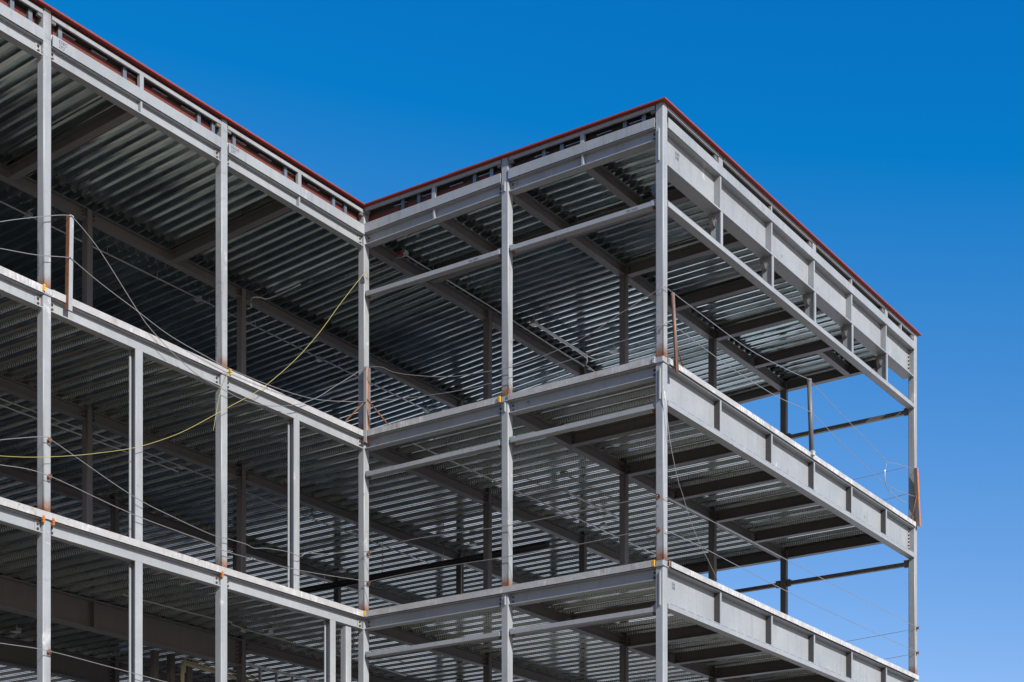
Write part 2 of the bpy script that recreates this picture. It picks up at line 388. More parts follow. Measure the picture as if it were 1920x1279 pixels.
# ---- horizontal tubes
for lv in (4, 3, 2):
    zt = 19.895 if lv == 4 else ZS[lv] - 1.04                # return face
    for ya, yb_ in ((Ym, Yl), (0, Ym)):
        t = part('tube_rail', MB().box(0.002, 0.2, ya + w + 0.06, yb_ - 0.06, zt - 0.105, zt), M['paint'], bld)
        for ye, sg in ((ya + w, 1), (yb_, -1)):
            y0, y1 = sorted((ye + sg * 0.003, ye + sg * 0.13))
            part('seat_angle', MB().box(0.03, 0.17, y0, y1, zt + 0.001, zt + 0.035).box(0.03, 0.17, min(y0, ye + sg * 0.003), max(ye + sg * 0.003, ye + sg * 0.055), zt - 0.1, zt), M['paint'], t)
            part('seat_bolt', MB().box(0.06, 0.13, min(ye + sg * 0.06, ye + sg * 0.11), max(ye + sg * 0.06, ye + sg * 0.11), zt - 0.15, zt - 0.106), M['rust'], t)
    zt = 19.90 if lv == 4 else ZS[lv] - 0.946                # end face
    part('tube_rail', MB().box(w + 0.02, R - 0.005, -0.002, 0.2, zt - 0.113, zt), M['paint'], bld)
    if lv < 4:                                               # short gaps in the weld between tube and girder read as dark dashes
        wm = MB(); xx = w + 0.12
        while xx < R - 0.3:
            wm.box(xx, xx + 0.30, 0.0, 0.012, zt + 0.002, zt + 0.008); xx += 0.42
        part('weld_gap', wm, M['black'], bld)
    zt = (19.80, 15.24, 10.69)[4 - lv]                        # far end face
    for ya, yb_ in ((0, Ym), (Ym, Yl), (Yl, Y3)):
        t = part('tube_rail', MB().box(R + 0.03, R + 0.15, ya + w + 0.02, yb_ - 0.02, zt - 0.115, zt), M['inner'], bld)
        for ye, sg in ((ya + w, 1), (yb_, -1)):
            y0, y1 = sorted((ye + sg * 0.003, ye + sg * 0.14)); part('seat_angle', MB().box(R + 0.0, R + 0.17, y0, y1, zt + 0.001, zt + 0.05), M['inner'], t); part('seat_bolt', MB().box(R + 0.05, R + 0.1, y0, y1, zt - 0.16, zt - 0.116), M['inner'], t)

# ---- hangers between roof girder and tube on the end face, with the channel behind
for xs in XS:
    h = part('hanger', MB().box(xs + 0.02, xs + 0.12, 0.02, 0.05, 19.903, 20.718).box(xs + 0.06, xs + 0.08, 0.0501, 0.31, 19.903, 20.718), M['paint'], bld)
    part('hanger_brace', MB().beam((xs - 0.06, 0.28, 20.68), (xs + 0.055, 0.26, 20.36), 0.02, 0.10, (1, 0, 0)).beam((xs - 0.03, 0.12, 20.50), (xs + 0.055, 0.18, 20.40), 0.015, 0.05, (0, 1, 0)), M['inner'], h)
xs_all = [w] + [x + 0.07 for x in XS] + [R]
for a, b in zip(xs_all, xs_all[1:]):
    part('channel', MB().box(a + 0.02, b - 0.02, 0.24, 0.262, 19.93, 20.16).box(a + 0.02, b - 0.02, 0.262, 0.36, 19.93, 19.95).box(a + 0.02, b - 0.02, 0.262, 0.36, 20.14, 20.16), M['inner'], bld)
for a in xs_all[:-1]:
    part('connection_angle', MB().box(a + 0.03, a + 0.19, 0.26, 0.42, 20.161, 20.40), M['inner'], bld)

# ---- interior girders along x
D2 = 0.27
rows = {Ym: [0, 5.44, 10.46, R], Yl: [0, 5.42, 10.44, R], Y3: [-15.3, -10.4, -5.32, -0.02, 5.1, 9.84, R], Y4: [-15.3, -10.3, -5.2, -0.02, 4.9, 9.65, R]}
for lv in (4, 3, 2):
    for y, xs in rows.items():
        if lv == 2 and y in (Y3, Y4): xs = [x for x in xs if not -6 < x < -5]
        for a, b in zip(xs, xs[1:]):
            deep = lv == 2 and y in (Y3, Y4) and b < 1
            d = 0.70 if deep else (0.29 if y == Yl else D2)
            bf = 0.3 if deep else 0.2
            yc = y + 0.1; zt = zf(lv, yc)
            if deep: zt -= 0.02
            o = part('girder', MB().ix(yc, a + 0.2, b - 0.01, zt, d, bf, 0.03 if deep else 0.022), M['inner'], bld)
            tab_x(o, yc, a + 0.195, 1, zt, d, 6 if deep else 2, M['inner']); tab_x(o, yc, b - 0.002, -1, zt, d, 6 if deep else 2, M['inner'])
            if deep:
                xm = (a + b) / 2 + 0.1
                part('stiffener', MB().box(xm - 0.02, xm + 0.02, yc - 0.148, yc - 0.01, zt - d + 0.031, zt - 0.031), M['inner'], o)

# ---- beams along y
for lv in (4, 3, 2):
    for xs in XS:                                            # end wing strip
        z0, z1 = zf(lv, 0.3), zf(lv, Ym)
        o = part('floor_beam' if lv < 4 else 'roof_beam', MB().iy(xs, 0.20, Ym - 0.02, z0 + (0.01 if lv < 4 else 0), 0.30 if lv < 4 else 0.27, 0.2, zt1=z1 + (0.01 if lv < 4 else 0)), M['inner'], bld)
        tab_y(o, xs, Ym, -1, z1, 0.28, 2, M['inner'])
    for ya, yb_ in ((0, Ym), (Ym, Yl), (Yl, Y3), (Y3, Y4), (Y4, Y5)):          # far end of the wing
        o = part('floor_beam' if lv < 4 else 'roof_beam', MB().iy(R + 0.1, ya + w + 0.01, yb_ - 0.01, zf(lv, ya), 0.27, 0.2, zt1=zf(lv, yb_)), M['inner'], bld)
        tab_y(o, R + 0.1, ya + w, 1, zf(lv, ya), 0.27, 2, M['inner'])
    for xa in (-15.3, -5.2):
        part('floor_beam' if lv < 4 else 'roof_beam', MB().ix(Y5 + 0.1, xa + 0.2, xa + 10.0, zf(lv, Y5), 0.27), M['inner'], bld)
# roof only: mid-bay beams
for xm in (-2.50, -7.57, -12.6):
    part('roof_beam', MB().iy(xm, Yl + 0.21, Y3 - 0.01, zr(Yl + 0.2) - 0.008, D2, 0.2, zt1=zr(Y3)), M['inner'], bld)
part('roof_beam', MB().iy(2.75, Ym + 0.22, Yl - 0.02, zr(Ym), D2, 0.2, zt1=zr(Yl)), M['inner'], bld)
for y in (2.14, 6.43):
    part('roof_beam', MB().ix(y, 0.25, 2.63, zr(y), D2, 0.19), M['inner'], bld)
part('roof_beam', MB().ix(2.14, 13.2, R - 0.01, zr(2.14), D2, 0.19), M['inner'], bld)

# ---- decks: corrugated sheets laid along y, one object per sheet, alike sheets share a mesh
def deck_profile(kind):
    if kind == 'floor':                                      # one rib of 0.5
        h = 0.126
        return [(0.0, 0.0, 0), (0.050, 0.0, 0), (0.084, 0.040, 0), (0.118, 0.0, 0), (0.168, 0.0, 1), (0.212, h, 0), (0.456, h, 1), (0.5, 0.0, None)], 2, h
    h = 0.105
    return [(0.0, 0.0, 0), (0.052, 0.0, 0), (0.085, h, 0), (0.307, h, 0), (0.34, 0.0, None)], 3, h
def deck_mesh(kind, y0, y1, z0, z1):
    prof, reps, h = deck_profile(kind); b = MB(); pitch = prof[-1][0]
    pts = []; mi = []
    for r in range(reps):
        for i, (x, z, m) in enumerate(prof):
            if i == len(prof) - 1: continue
            pts.append((x + r * pitch, z)); mi.append(m)
    pts.append((reps * pitch, 0.0))
    for x, z in pts: b.v += [(x, y0, z0 + z), (x, y1, z1 + z)]
    for i in range(len(pts) - 1):
        b.face((2 * i, 2 * i + 1, 2 * i + 3, 2 * i + 2), mi[i])
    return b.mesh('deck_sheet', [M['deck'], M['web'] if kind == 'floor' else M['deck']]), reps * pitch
def lay(kind, lv, x0, x1, spans):
    for y0, y1 in spans:
        me, cover = deck_mesh(kind, y0, y1, zf(lv, y0) + 0.003, zf(lv, y1) + 0.003)
        n = int(round((x1 - x0) / cover)); 
        for k in range(n):
            o = link('deck_sheet', me, bld); o.location = ((x0 + k * cover) * K, 0, random.uniform(-0.0008, 0.0008))
for lv in (3, 2):
    lay('floor', lv, 0.02, 15.25, ((0.385, Ym + 0.1), (Ym + 0.1, Yl + 0.1), (Yl + 0.1, Y3 + 0.1), (Y3 + 0.1, Y5)))
    lay('floor', lv, -14.98, 0.02, ((Yl + 0.03, Y3 + 0.1), (Y3 + 0.1, Y5)))
lay('roof', 4, 0.02, 15.25, ((0.385, Ym + 0.1), (Ym + 0.1, Yl + 0.1), (Yl + 0.1, Y3 + 0.1), (Y3 + 0.1, Y4 + 0.1), (Y4 + 0.1, Y5)))
lay('roof', 4, -15.28, 0.02, ((Yl + 0.03, Y3 + 0.1), (Y3 + 0.1, Y4 + 0.1), (Y4 + 0.1, Y5)))
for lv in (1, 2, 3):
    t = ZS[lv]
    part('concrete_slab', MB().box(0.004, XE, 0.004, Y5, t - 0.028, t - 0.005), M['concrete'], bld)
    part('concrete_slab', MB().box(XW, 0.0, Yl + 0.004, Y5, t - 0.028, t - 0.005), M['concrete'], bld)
rm = MB()
ys = [0.05, Ym + 0.1, Yl + 0.1, Y3 + 0.1, Y4 + 0.1, Y5]
for a, b in zip(ys, ys[1:]): rm.bary(0.02, XE, a, b, zr(a) + 0.112, zr(a) + 0.2, zr(b) + 0.112, zr(b) + 0.2)
ys = [Yl + 0.03, Y3 + 0.1, Y4 + 0.1, Y5]
for a, b in zip(ys, ys[1:]): rm.bary(XW, 0.018, a, b, zr(a) + 0.112, zr(a) + 0.2, zr(b) + 0.112, zr(b) + 0.2)
part('roof_membrane', rm, M['membrane'], bld)

# ---- pour stops (edge plates) at the floors, fascia plates at the roof
for lv in (3, 2):
    t = ZS[lv]; zb = t - 0.148
    fr = 0.03 if lv == 3 else 0.045
    # left wing
    if lv == 3:
        for a, b in zip(fx, fx[1:]): part('pour_stop', MB().box(a + w + 0.004, b - 0.004, Yl - fr, Yl - 0.004, zb, t), M['edge'], bld)
        for a in (-10.14, -5.07): part('edge_patch', MB().box(a - 0.003, a + w + 0.003, Yl - 0.024, Yl - 0.003, zb + 0.02, t - 0.012), M['edge'], bld)
        for a, b in ((Ym, Yl), (0, Ym)): part('pour_stop', MB().box(-fr, -0.004, a + w + 0.004, b - 0.004, zb, t), M['edge'], bld)
        part('pour_stop', MB().box(w + 0.004, XE - 0.03, -fr, -0.004, t - 0.128, t), M['edge_cake'], bld)
    else:
        cuts = [-15.0, -7.55, -5.0, -fr - 0.002]
        for a, b in zip(cuts, cuts[1:]): part('pour_stop', MB().box(a + 0.004, b, Yl - fr, Yl - 0.026, zb, t), M['edge'], bld)
        for a, b in ((Ym + 0.1, Yl - 0.03), (w + 0.004, Ym + 0.096)): part('pour_stop', MB().box(-fr, -0.026, a, b, zb, t), M['edge'], bld)
        part('pour_stop', MB().box(w + 0.004, XE + 0.02, -fr, -0.026, t - 0.128, t), M['edge_cake'], bld)
    part('pour_stop', MB().box(XE + 0.002, XE + 0.02, 0.21, Y5, zb, t), M['edge'], bld)
zL = zr(Yl) - 0.04
for a, b in zip(fx, fx[1:]):
    part('fascia_plate', MB().box(a + w + 0.012, b - 0.012, Yl - 0.022, Yl - 0.002, zL, zL + 0.232), M['paint'], bld)
for a, b in ((Ym, Yl), (0, Ym)):
    y0, y1 = a + w + 0.012, b - 0.012
    part('fascia_plate', MB().bary(-0.022, -0.002, y0, y1, zr(y0) - 0.002, zr(y0) + 0.205, zr(y1) - 0.002, zr(y1) + 0.228), M['paint'], bld)
part('fascia_plate', MB().barx(w + 0.012, R - 0.01, -0.012, 0.012, 21.548, 21.775, 21.525, 21.745), M['paint'], bld)

# ---- parapet: edge channel, posts, studs, sheathing, coping, black sheets standing in for the gap's shade
ZC0, ZC1 = 21.885, 21.972
for a, b in zip(fx, fx[1:]):
    part('edge_channel', MB().box(a + w + 0.014, b - 0.014, Yl + 0.004, Yl + 0.02, ZC0, ZC1).box(a + w + 0.014, b - 0.014, Yl + 0.02, Yl + 0.05, ZC0, ZC0 + 0.014), M['paint'], bld)
    part('parapet_shade_sheet', MB().box(a + w + 0.02, b - 0.02, Yl + 0.055, Yl + 0.19, ZC0 + 0.02, ZC0 + 0.035), M['gap_shade'], bld)
    xm = a + w / 2 + (b - a) * 0.503
    part('parapet_post', MB().box(xm - 0.055, xm + 0.055, Yl + 0.004, Yl + 0.085, zL + 0.05, ZC0 - 0.002), M['paint'], bld)
    for xe in (a + w + 0.014, b - 0.13): part('parapet_bracket', MB().box(xe, xe + 0.11, Yl + 0.02, Yl + 0.085, ZC0 - 0.07, ZC0 - 0.002), M['inner'], bld)
    x = a + 0.45
    while x < b - 0.1:
        part('parapet_stud', MB().box(x, x + 0.018, Yl + 0.09, Yl + 0.165, zL + 0.1, ZC0 + 0.018).box(x + 0.018, x + 0.10, Yl + 0.09, Yl + 0.10, zL + 0.1, ZC0 + 0.018), M['stud'], bld); x += (0.45 if int(x * 10) % 2 else 1.75)
    part('sheathing_board', MB().box(a, b - 0.003, Yl + 0.17, Yl + 0.19, zL + 0.1, 21.835), M['sheath'], bld)
    part('parapet_shade_sheet', MB().box(a, b - 0.003, Yl + 0.195, Yl + 0.21, zL + 0.1, 21.99), M['gap_shade'], bld)
    x = a + 0.5
    while x < b - 0.6:
        part('slotted_track', MB().box(x, x + 0.42, Yl + 0.11, Yl + 0.165, 21.838, 21.85), M['galv'], bld); x += 0.86
for a, b in ((Ym, Yl), (0, Ym)):
    y0, y1 = a + w + 0.014, b - 0.014
    part('edge_channel', MB().box(0.004, 0.02, y0, y1, ZC0 + 0.055, ZC1 + 0.052).box(0.02, 0.05, y0, y1, ZC0 + 0.055, ZC0 + 0.069), M['paint'], bld)
    part('parapet_shade_sheet', MB().box(0.055, 0.19, y0, y1, ZC0 + 0.08, ZC0 + 0.095), M['gap_shade'], bld)
    ym = 6.43 if a > 1 else 2.14
    part('parapet_post', MB().box(0.004, 0.085, ym - 0.05, ym + 0.05, zr(ym) + 0.12, ZC0 + 0.053), M['paint'], bld)
    for ye in (y0, y1 - 0.11): part('parapet_bracket', MB().box(0.02, 0.085, ye, ye + 0.11, ZC0 - 0.02, ZC0 + 0.053), M['inner'], bld)
    y = a + 0.5
    while y < b - 0.1:
        part('parapet_stud', MB().box(0.09, 0.165, y, y + 0.018, zr(y) + 0.13, ZC0 + 0.078).box(0.09, 0.10, y + 0.018, y + 0.10, zr(y) + 0.13, ZC0 + 0.078), M['stud'], bld); y += (0.5 if int(y * 10) % 2 else 1.7)
    part('sheathing_board', MB().box(0.17, 0.19, a, b - 0.003, zr(a) + 0.12, 21.86), M['sheath'], bld)
    part('parapet_shade_sheet', MB().box(0.195, 0.21, a, b - 0.003, zr(a) + 0.12, 22.02), M['gap_shade'], bld)
    y = a + 0.55
    while y < b - 0.6:
        part('slotted_track', MB().box(0.11, 0.165, y, y + 0.4, 21.864, 21.876), M['galv'], bld); y += 0.86
xp = [w] + XS[0::2] + [R]
for a, b in zip(xp, xp[1:]):
    x0 = a + (0.014 if a < 1 else 0.125); x1 = b - (0.014 if b > 15 else 0.125)
    part('edge_channel', MB().box(x0, x1, 0.004, 0.02, ZC0 + 0.065, ZC1 + 0.052).box(x0, x1, 0.02, 0.05, ZC0 + 0.065, ZC0 + 0.079), M['paint'], bld)
    part('parapet_shade_sheet', MB().box(x0, x1, 0.055, 0.295, ZC0 + 0.09, ZC0 + 0.105), M['gap_shade'], bld)
    part('parapet_bracket', MB().box(x1 - 0.16, x1 - 0.03, 0.03, 0.2, ZC0 - 0.05, ZC0 + 0.063), M['inner'], bld)
for x in XS[0::2]: part('parapet_post', MB().box(x - 0.1, x + 0.1, 0.014, 0.15, 21.6, 22.026), M['paint'], bld)
for x in XS[1::2] + [14.25]: part('parapet_post', MB().box(x - 0.03, x + 0.03, 0.022, 0.12, 21.72, ZC0 + 0.063), M['paint'], bld)
part('sheathing_board', MB().box(0.44, R - 0.3, 0.30, 0.325, 21.62, 22.02), M['gap_shade'], bld)  # board coloured black so the gap in front of it looks shaded
part('sheathing_board', MB().bary(R - 0.06, R - 0.035, 0.45, Y5, zr(0) + 0.2, 22.0, zr(Y5) + 0.2, 22.0), M['gap_shade'], bld)
OH = 0.10; C0, C1 = 22.03, 22.066
def coping(x0, x1, y0, y1):
    d = random.uniform(-0.007, 0.003); part('roof_coping', MB().box(x0, x1, y0, y1, C0 + max(d, 0), C1 + d), M['coping'], bld)
for a, b in ((XW, -12.1), (-12.1, -6.6), (-6.6, -2.2), (-2.2, -OH)): coping(a + 0.002, b, Yl - OH, Yl + 0.6)
for a, b in ((0.6, 3.4), (3.4, 5.9), (5.9, Yl + 0.6)): coping(-OH, 0.6, a + 0.002, b)
for a, b in ((-OH, 3.7), (3.7, 8.9), (8.9, 13.2), (13.2, R + 0.31)): coping(a + 0.002, b, -OH, 0.6)
coping(R - 0.3, R + 0.31, 0.602, Y5)

# ---- mullions: rolled posts standing between the floors of the left wing
def mullion(xa, xb, zt, zb):
    y0 = Yl + 0.01; d = 0.20; tf = 0.02; xm = (xa + xb) / 2
    o = part('mullion', MB().box(xa, xb, y0, y0 + tf, zb, zt).box(xa, xb, y0 + d - tf, y0 + d, zb, zt).box(xm - 0.008, xm + 0.008, y0 + tf, y0 + d - tf, zb, zt), M['paint'], bld)
    part('mullion_bolt', MB().box(xa + 0.02, xa + 0.08, y0 + 0.06, y0 + 0.12, zt - 0.08, zt - 0.02), M['rust'], o)
for xa, xb in ((-7.66, -7.45), (-2.62, -2.42)): mullion(xa, xb, ZS[3] - 0.15 - D - 0.002, ZS[2])
mullion(-7.66, -7.45, ZS[2] - 0.15 - D - 0.002, ZS[1])
mullion(-1.29, -1.09, ZS[2] - 0.15 - D - 0.002, ZS[1])
part('mullion', MB().column(-0.68, Yl + 0.01, 0.2, ZS[1], ZS[2] - 0.15 - D - 0.05), M['paint'], bld)

# ---- yellow clips and rust at the column splices
def clip(x, y, z, mat='clip'):
    b = MB(); random.seed(int((x * 7 + y * 13 + z) * 10))
    for k in range(3): b.box(x - 0.028 + random.uniform(-.006, .006), x + 0.028, y - 0.028, y + 0.02, z - 0.065 + k * 0.047, z - 0.025 + k * 0.047)
    part('splice_clip', b, M[mat], bld)
clip(-10.16, Yl - 0.03, 16.33); clip(-4.83, Yl - 0.035, 16.33); clip(-0.03, Ym + w + 0.03, 16.30); clip(-0.03, w + 0.03, 11.76); clip(w + 0.04, -0.03, 11.76, 'rust')
clip(-0.05, Yl - 0.05, 11.77); clip(-10.17, Yl - 0.03, 11.66, 'orange'); clip(-9.92, Yl - 0.03, 11.66, 'orange'); clip(-5.08, Yl - 0.03, 11.66, 'orange'); clip(-0.03, w + 0.02, 16.3, 'edge'); clip(w + 0.03, -0.02, 16.3, 'edge')

# ---- piece marks written on the steel
def mark(txt, p, size, face):
    cu = bpy.data.curves.new('mark', 'FONT'); cu.body = txt; cu.size = size * K; cu.resolution_u = 2; cu.space_line = 0.9; cu.shear = 0.15
    t = bpy.data.objects.new('mark', cu); scene.collection.objects.link(t)
    me = bpy.data.meshes.new_from_object(t.evaluated_get(bpy.context.evaluated_depsgraph_get()))
    bpy.data.objects.remove(t); me.materials.clear(); me.materials.append(M['mark'])
    o = link('piece_mark', me, bld); o.location = W(p)
    o.rotation_euler = {'front': (math.pi / 2, 0, 0), 'side': (math.pi / 2, 0, -math.pi / 2), 'up': (math.pi / 2, -math.pi / 2, -math.pi / 2), 'frontup': (math.pi / 2, -math.pi / 2, 0)}[face]
mark('S58C\n293', (-9.78, Yl - 0.025, 21.47), 0.105, 'front')
mark('S06AS\n297', (-4.80, Yl - 0.025, 21.47), 0.105, 'front')
mark('S381\n298', (0.86, 0.175, 21.28), 0.11, 'front')
mark('S36\n298', (0.70, 0.175, 11.42), 0.10, 'front')
mark('RN 187A', (-0.003, 0.95, 19.81), 0.075, 'side')
mark('RN 187A', (-0.003, Ym + 1.15, 19.81), 0.075, 'side')
mark('J06\n 31', (0.111, 3.75, 16.12), 0.075, 'side')
mark('35CH SMITH JOWL', (-10.143, Yl + 0.13, 16.62), 0.085, 'up')
mark('35CH SMITH JOWL', (-5.073, Yl + 0.13, 16.62), 0.085, 'up')
mark('42C SOWL', (-0.003, 0.16, 16.66), 0.075, 'up')
mark('208', (-0.003, 0.08, 16.85), 0.075, 'up')
mark('C SOWL', (-0.003, Ym + 0.15, 16.70), 0.075, 'up')
mark('42C SOWL', (-0.003, 0.16, 12.1), 0.075, 'up')

# ------------------------------------------------------------------ safety cables, ropes
def cable(name, pts, label, cat, group=None, r=0.008, mat='cable', k=5):
    o = link(name, MB().tube(smooth(pts, k), r).mesh(name, [M[mat]])); thing(o, label, cat, group); return o
GC = 'safety cables strung between the columns'
cable('safety_cable', [(-12.9, 8.488, 16.3), (-12.059, 8.488, 16.77), (-11.309, 8.488, 17.189), (-10.528, 8.488, 17.581), (-9.854, 8.488, 17.896), (-9.537, 8.488, 18.006), (-9.453, 8.488, 17.984), (-8.771, 8.488, 17.586), (-7.704, 8.488, 16.684), (-7.305, 8.488, 16.415), (-6.598, 8.488, 16.093), (-5.867, 8.488, 15.874), (-5.01, 8.488, 15.805), (-4.508, 8.488, 15.784), (-3.689, 8.488, 15.887), (-2.708, 8.488, 16.207), (-1.961, 8.488, 16.601), (-1.229, 8.488, 17.127), (-0.06, 8.488, 17.96)],
      'slack steel cable looping over the leaning rusty post and sagging below the floor edge', 'cable', GC)
cable('safety_cable', [(-12.9, 8.488, 16.3), (-12.059, 8.488, 16.463), (-11.308, 8.488, 16.666), (-10.435, 8.488, 16.87), (-9.591, 8.488, 17.133), (-9.48, 8.488, 17.12), (-8.77, 8.488, 16.919), (-7.704, 8.488, 16.684), (-6.773, 8.488, 16.483), (-5.552, 8.488, 16.379), (-4.976, 8.488, 16.352), (-3.689, 8.488, 16.383), (-2.595, 8.488, 16.471), (-1.627, 8.488, 16.638), (-0.06, 8.488, 17.08)],
      'steel cable from halfway up the leaning rusty post down along the floor edge', 'cable', GC)
cable('safety_cable', [(-0.06, 8.5, 17.96), (-0.06, 8.007, 17.849), (-0.06, 7.616, 17.637), (-0.06, 6.897, 17.4), (-0.06, 5.933, 17.157), (-0.06, 4.978, 17.052), (-0.06, 4.018, 16.981), (-0.06, 2.98, 17.063), (-0.06, 1.929, 17.249), (-0.06, 1.035, 17.55), (-0.06, -0.06, 17.879)],
      'upper sagging cable on top storey from the orange inner-corner post to the outer corner column', 'cable', GC)
cable('safety_cable', [(-0.06, 8.5, 17.09), (-0.06, 6.748, 16.857), (-0.06, 4.978, 16.732), (-0.06, 2.421, 16.784), (-0.06, 1.743, 16.865), (-0.06, 0.826, 16.916), (-0.06, -0.06, 17.03)],
      'lower cable on top storey from the orange inner-corner post to the outer corner column', 'cable', GC)
cable('safety_cable', [(-0.06, -0.06, 17.87), (0.15, -0.06, 17.872), (1.296, -0.06, 17.859), (4.011, -0.06, 17.852), (6.108, -0.06, 18.033), (7.587, -0.06, 18.216), (7.7, -0.06, 18.21), (9.083, -0.06, 18.017), (11.265, -0.06, 17.757), (12.9, -0.06, 17.553), (13.631, -0.06, 17.676), (15.26, -0.06, 17.93)],
      'upper cable on top storey passing over the grey pipe post at the sky end', 'cable', GC)
cable('safety_cable', [(-0.06, -0.06, 17.04), (0.432, -0.06, 17.14), (2.997, -0.06, 17.098), (5.674, -0.06, 17.184), (7.672, -0.06, 17.389), (9.117, -0.06, 17.234), (10.888, -0.06, 17.018), (13.181, -0.06, 16.892), (15.26, -0.06, 17.12)],
      'lower cable on top storey crossing the grey pipe post halfway up', 'cable', GC)
cable('safety_cable', [(0.0, -0.06, 13.21), (0.265, -0.06, 13.19), (2.883, -0.06, 13.203), (5.977, -0.06, 13.212), (10.144, -0.06, 13.213), (15.26, -0.06, 13.24)],
      'taut upper cable of the middle storey along the open sky end', 'cable', GC)
cable('safety_cable', [(0.0, -0.06, 12.45), (1.758, -0.06, 12.474), (5.976, -0.06, 12.417), (10.143, -0.06, 12.441), (15.26, -0.06, 12.5)],
      'taut lower cable of the middle storey along the open sky end', 'cable', GC)
cable('safety_cable', [(-0.06, 8.5, 13.3), (-0.06, 7.497, 13.374), (-0.06, 6.583, 13.374), (-0.06, 4.356, 13.254), (-0.06, 2.744, 13.241), (-0.06, 1.078, 13.248), (-0.06, 0.1, 13.24)],
      'upper cable of the middle storey between inner corner and outer corner columns', 'cable', GC)
cable('safety_cable', [(-0.06, 8.5, 12.55), (-0.06, 6.583, 12.574), (-0.06, 4.402, 12.522), (-0.06, 2.146, 12.489), (-0.06, 0.883, 12.515), (-0.06, 0.07, 12.49)],
      'lower cable of the middle storey between inner corner and outer corner columns', 'cable', GC)
cable('safety_cable', [(-12.9, 8.488, 12.3), (-12.055, 8.488, 12.618), (-11.304, 8.488, 12.914), (-10.244, 8.488, 13.281), (-10.027, 8.488, 13.267), (-9.74, 8.488, 13.197), (-7.882, 8.488, 12.71), (-6.595, 8.488, 12.539), (-5.483, 8.488, 12.442), (-5.008, 8.488, 12.47), (-4.418, 8.488, 12.487), (-4.118, 8.488, 12.459), (-3.741, 8.488, 12.546), (-2.951, 8.488, 12.641), (-2.536, 8.488, 12.621), (-2.326, 8.488, 12.759), (-1.626, 8.488, 12.894), (-0.392, 8.488, 13.256), (0.02, 8.488, 13.316)],
      'loose kinked upper cable of the middle storey in the left wing', 'cable', GC)
cable('safety_cable', [(-12.9, 8.488, 12.25), (-12.054, 8.488, 12.341), (-11.304, 8.488, 12.427), (-10.176, 8.488, 12.537), (-7.881, 8.488, 12.317), (-5.482, 8.488, 12.238), (-5.008, 8.488, 12.168), (-2.612, 8.488, 12.286), (-0.183, 8.488, 12.555), (0.03, 8.488, 12.57)],
      'lower cable of the middle storey across the left wing', 'cable', GC)
cable('safety_cable', [(-12.9, 8.488, 8.85), (-11.3, 8.488, 8.934), (-10.172, 8.488, 8.997), (-8.574, 8.488, 8.958), (-6.878, 8.488, 8.904), (-5.447, 8.488, 8.878)],
      'cable at the bottom left corner below the lowest floor edge', 'cable', GC)
for a, b, z0, z1, lab in ((0.15, 4.25, 13.19, 13.03, 'upper dark cable across the far open end of the middle storey'), (0.15, 4.25, 12.45, 12.28, 'lower dark cable across the far open end of the middle storey'),
                      (0.15, 4.25, 18.09, 17.92, 'upper dark cable across the far open end of the top storey'), (0.15, 4.25, 17.28, 16.98, 'lower dark cable across the far open end of the top storey')):
    cable('safety_cable', [(R + 0.02, a, z0), (R + 0.02, (a + b) / 2, (z0 + z1) / 2 - 0.01), (R + 0.02, b, z1)], lab, 'cable', GC)
cable('loose_wire', [(12.86, -0.08, 17.5), (12.74, -0.1, 17.3), (12.68, -0.1, 17.165), (12.719, -0.1, 16.871), (12.999, -0.1, 16.715), (13.364, -0.1, 16.687), (13.94, -0.1, 16.68), (14.316, -0.1, 16.698)],
      'thin white wire end hanging in a loop near the far corner column', 'wire', r=0.013)
cable('loose_wire', [(-0.03, -0.03, 15.6), (-0.02, -0.08, 15.25), (0.156, -0.08, 14.496), (0.525, -0.08, 13.711), (0.724, -0.08, 13.462), (1.178, -0.08, 12.873), (1.772, -0.08, 12.376), (2.516, -0.08, 11.83)],
      'thin pale line hanging diagonally beside the outer corner column', 'wire', r=0.0065)
ro = cable('yellow_rope', [(-12.9, 8.458, 12.35), (-12.077, 8.458, 12.431), (-11.328, 8.458, 12.588), (-10.548, 8.458, 12.778), (-9.6, 8.458, 13.068), (-8.75, 8.458, 13.37), (-7.865, 8.458, 13.719), (-7.099, 8.458, 14.097), (-6.305, 8.458, 14.558), (-5.143, 8.458, 15.354), (-4.098, 8.458, 16.076), (-3.375, 8.458, 16.676), (-2.629, 8.458, 17.384), (-1.859, 8.458, 18.231), (-1.064, 8.458, 19.224), (-0.05, 8.52, 20.38)],
      'long yellow rope sweeping up from the left edge to the inner corner column', 'rope', r=0.006, mat='rope')
part('knot', MB().tube(smooth([(-0.05, 8.5, 20.38), (-0.04, 8.46, 20.3), (-0.03, 8.5, 20.2), (-0.05, 8.54, 20.28), (-0.04, 8.55, 20.38)]), 0.012), M['rope'], ro)
cable('yellow_rope', [(-4.86, 8.55, 16.36), (-4.997, 8.468, 16.285), (-5.099, 8.468, 16.047), (-5.223, 8.468, 15.803), (-5.337, 8.468, 15.395), (-5.476, 8.468, 14.777)],
      'short yellow rope hanging down the second facade column from its splice', 'rope', r=0.0055, mat='rope')

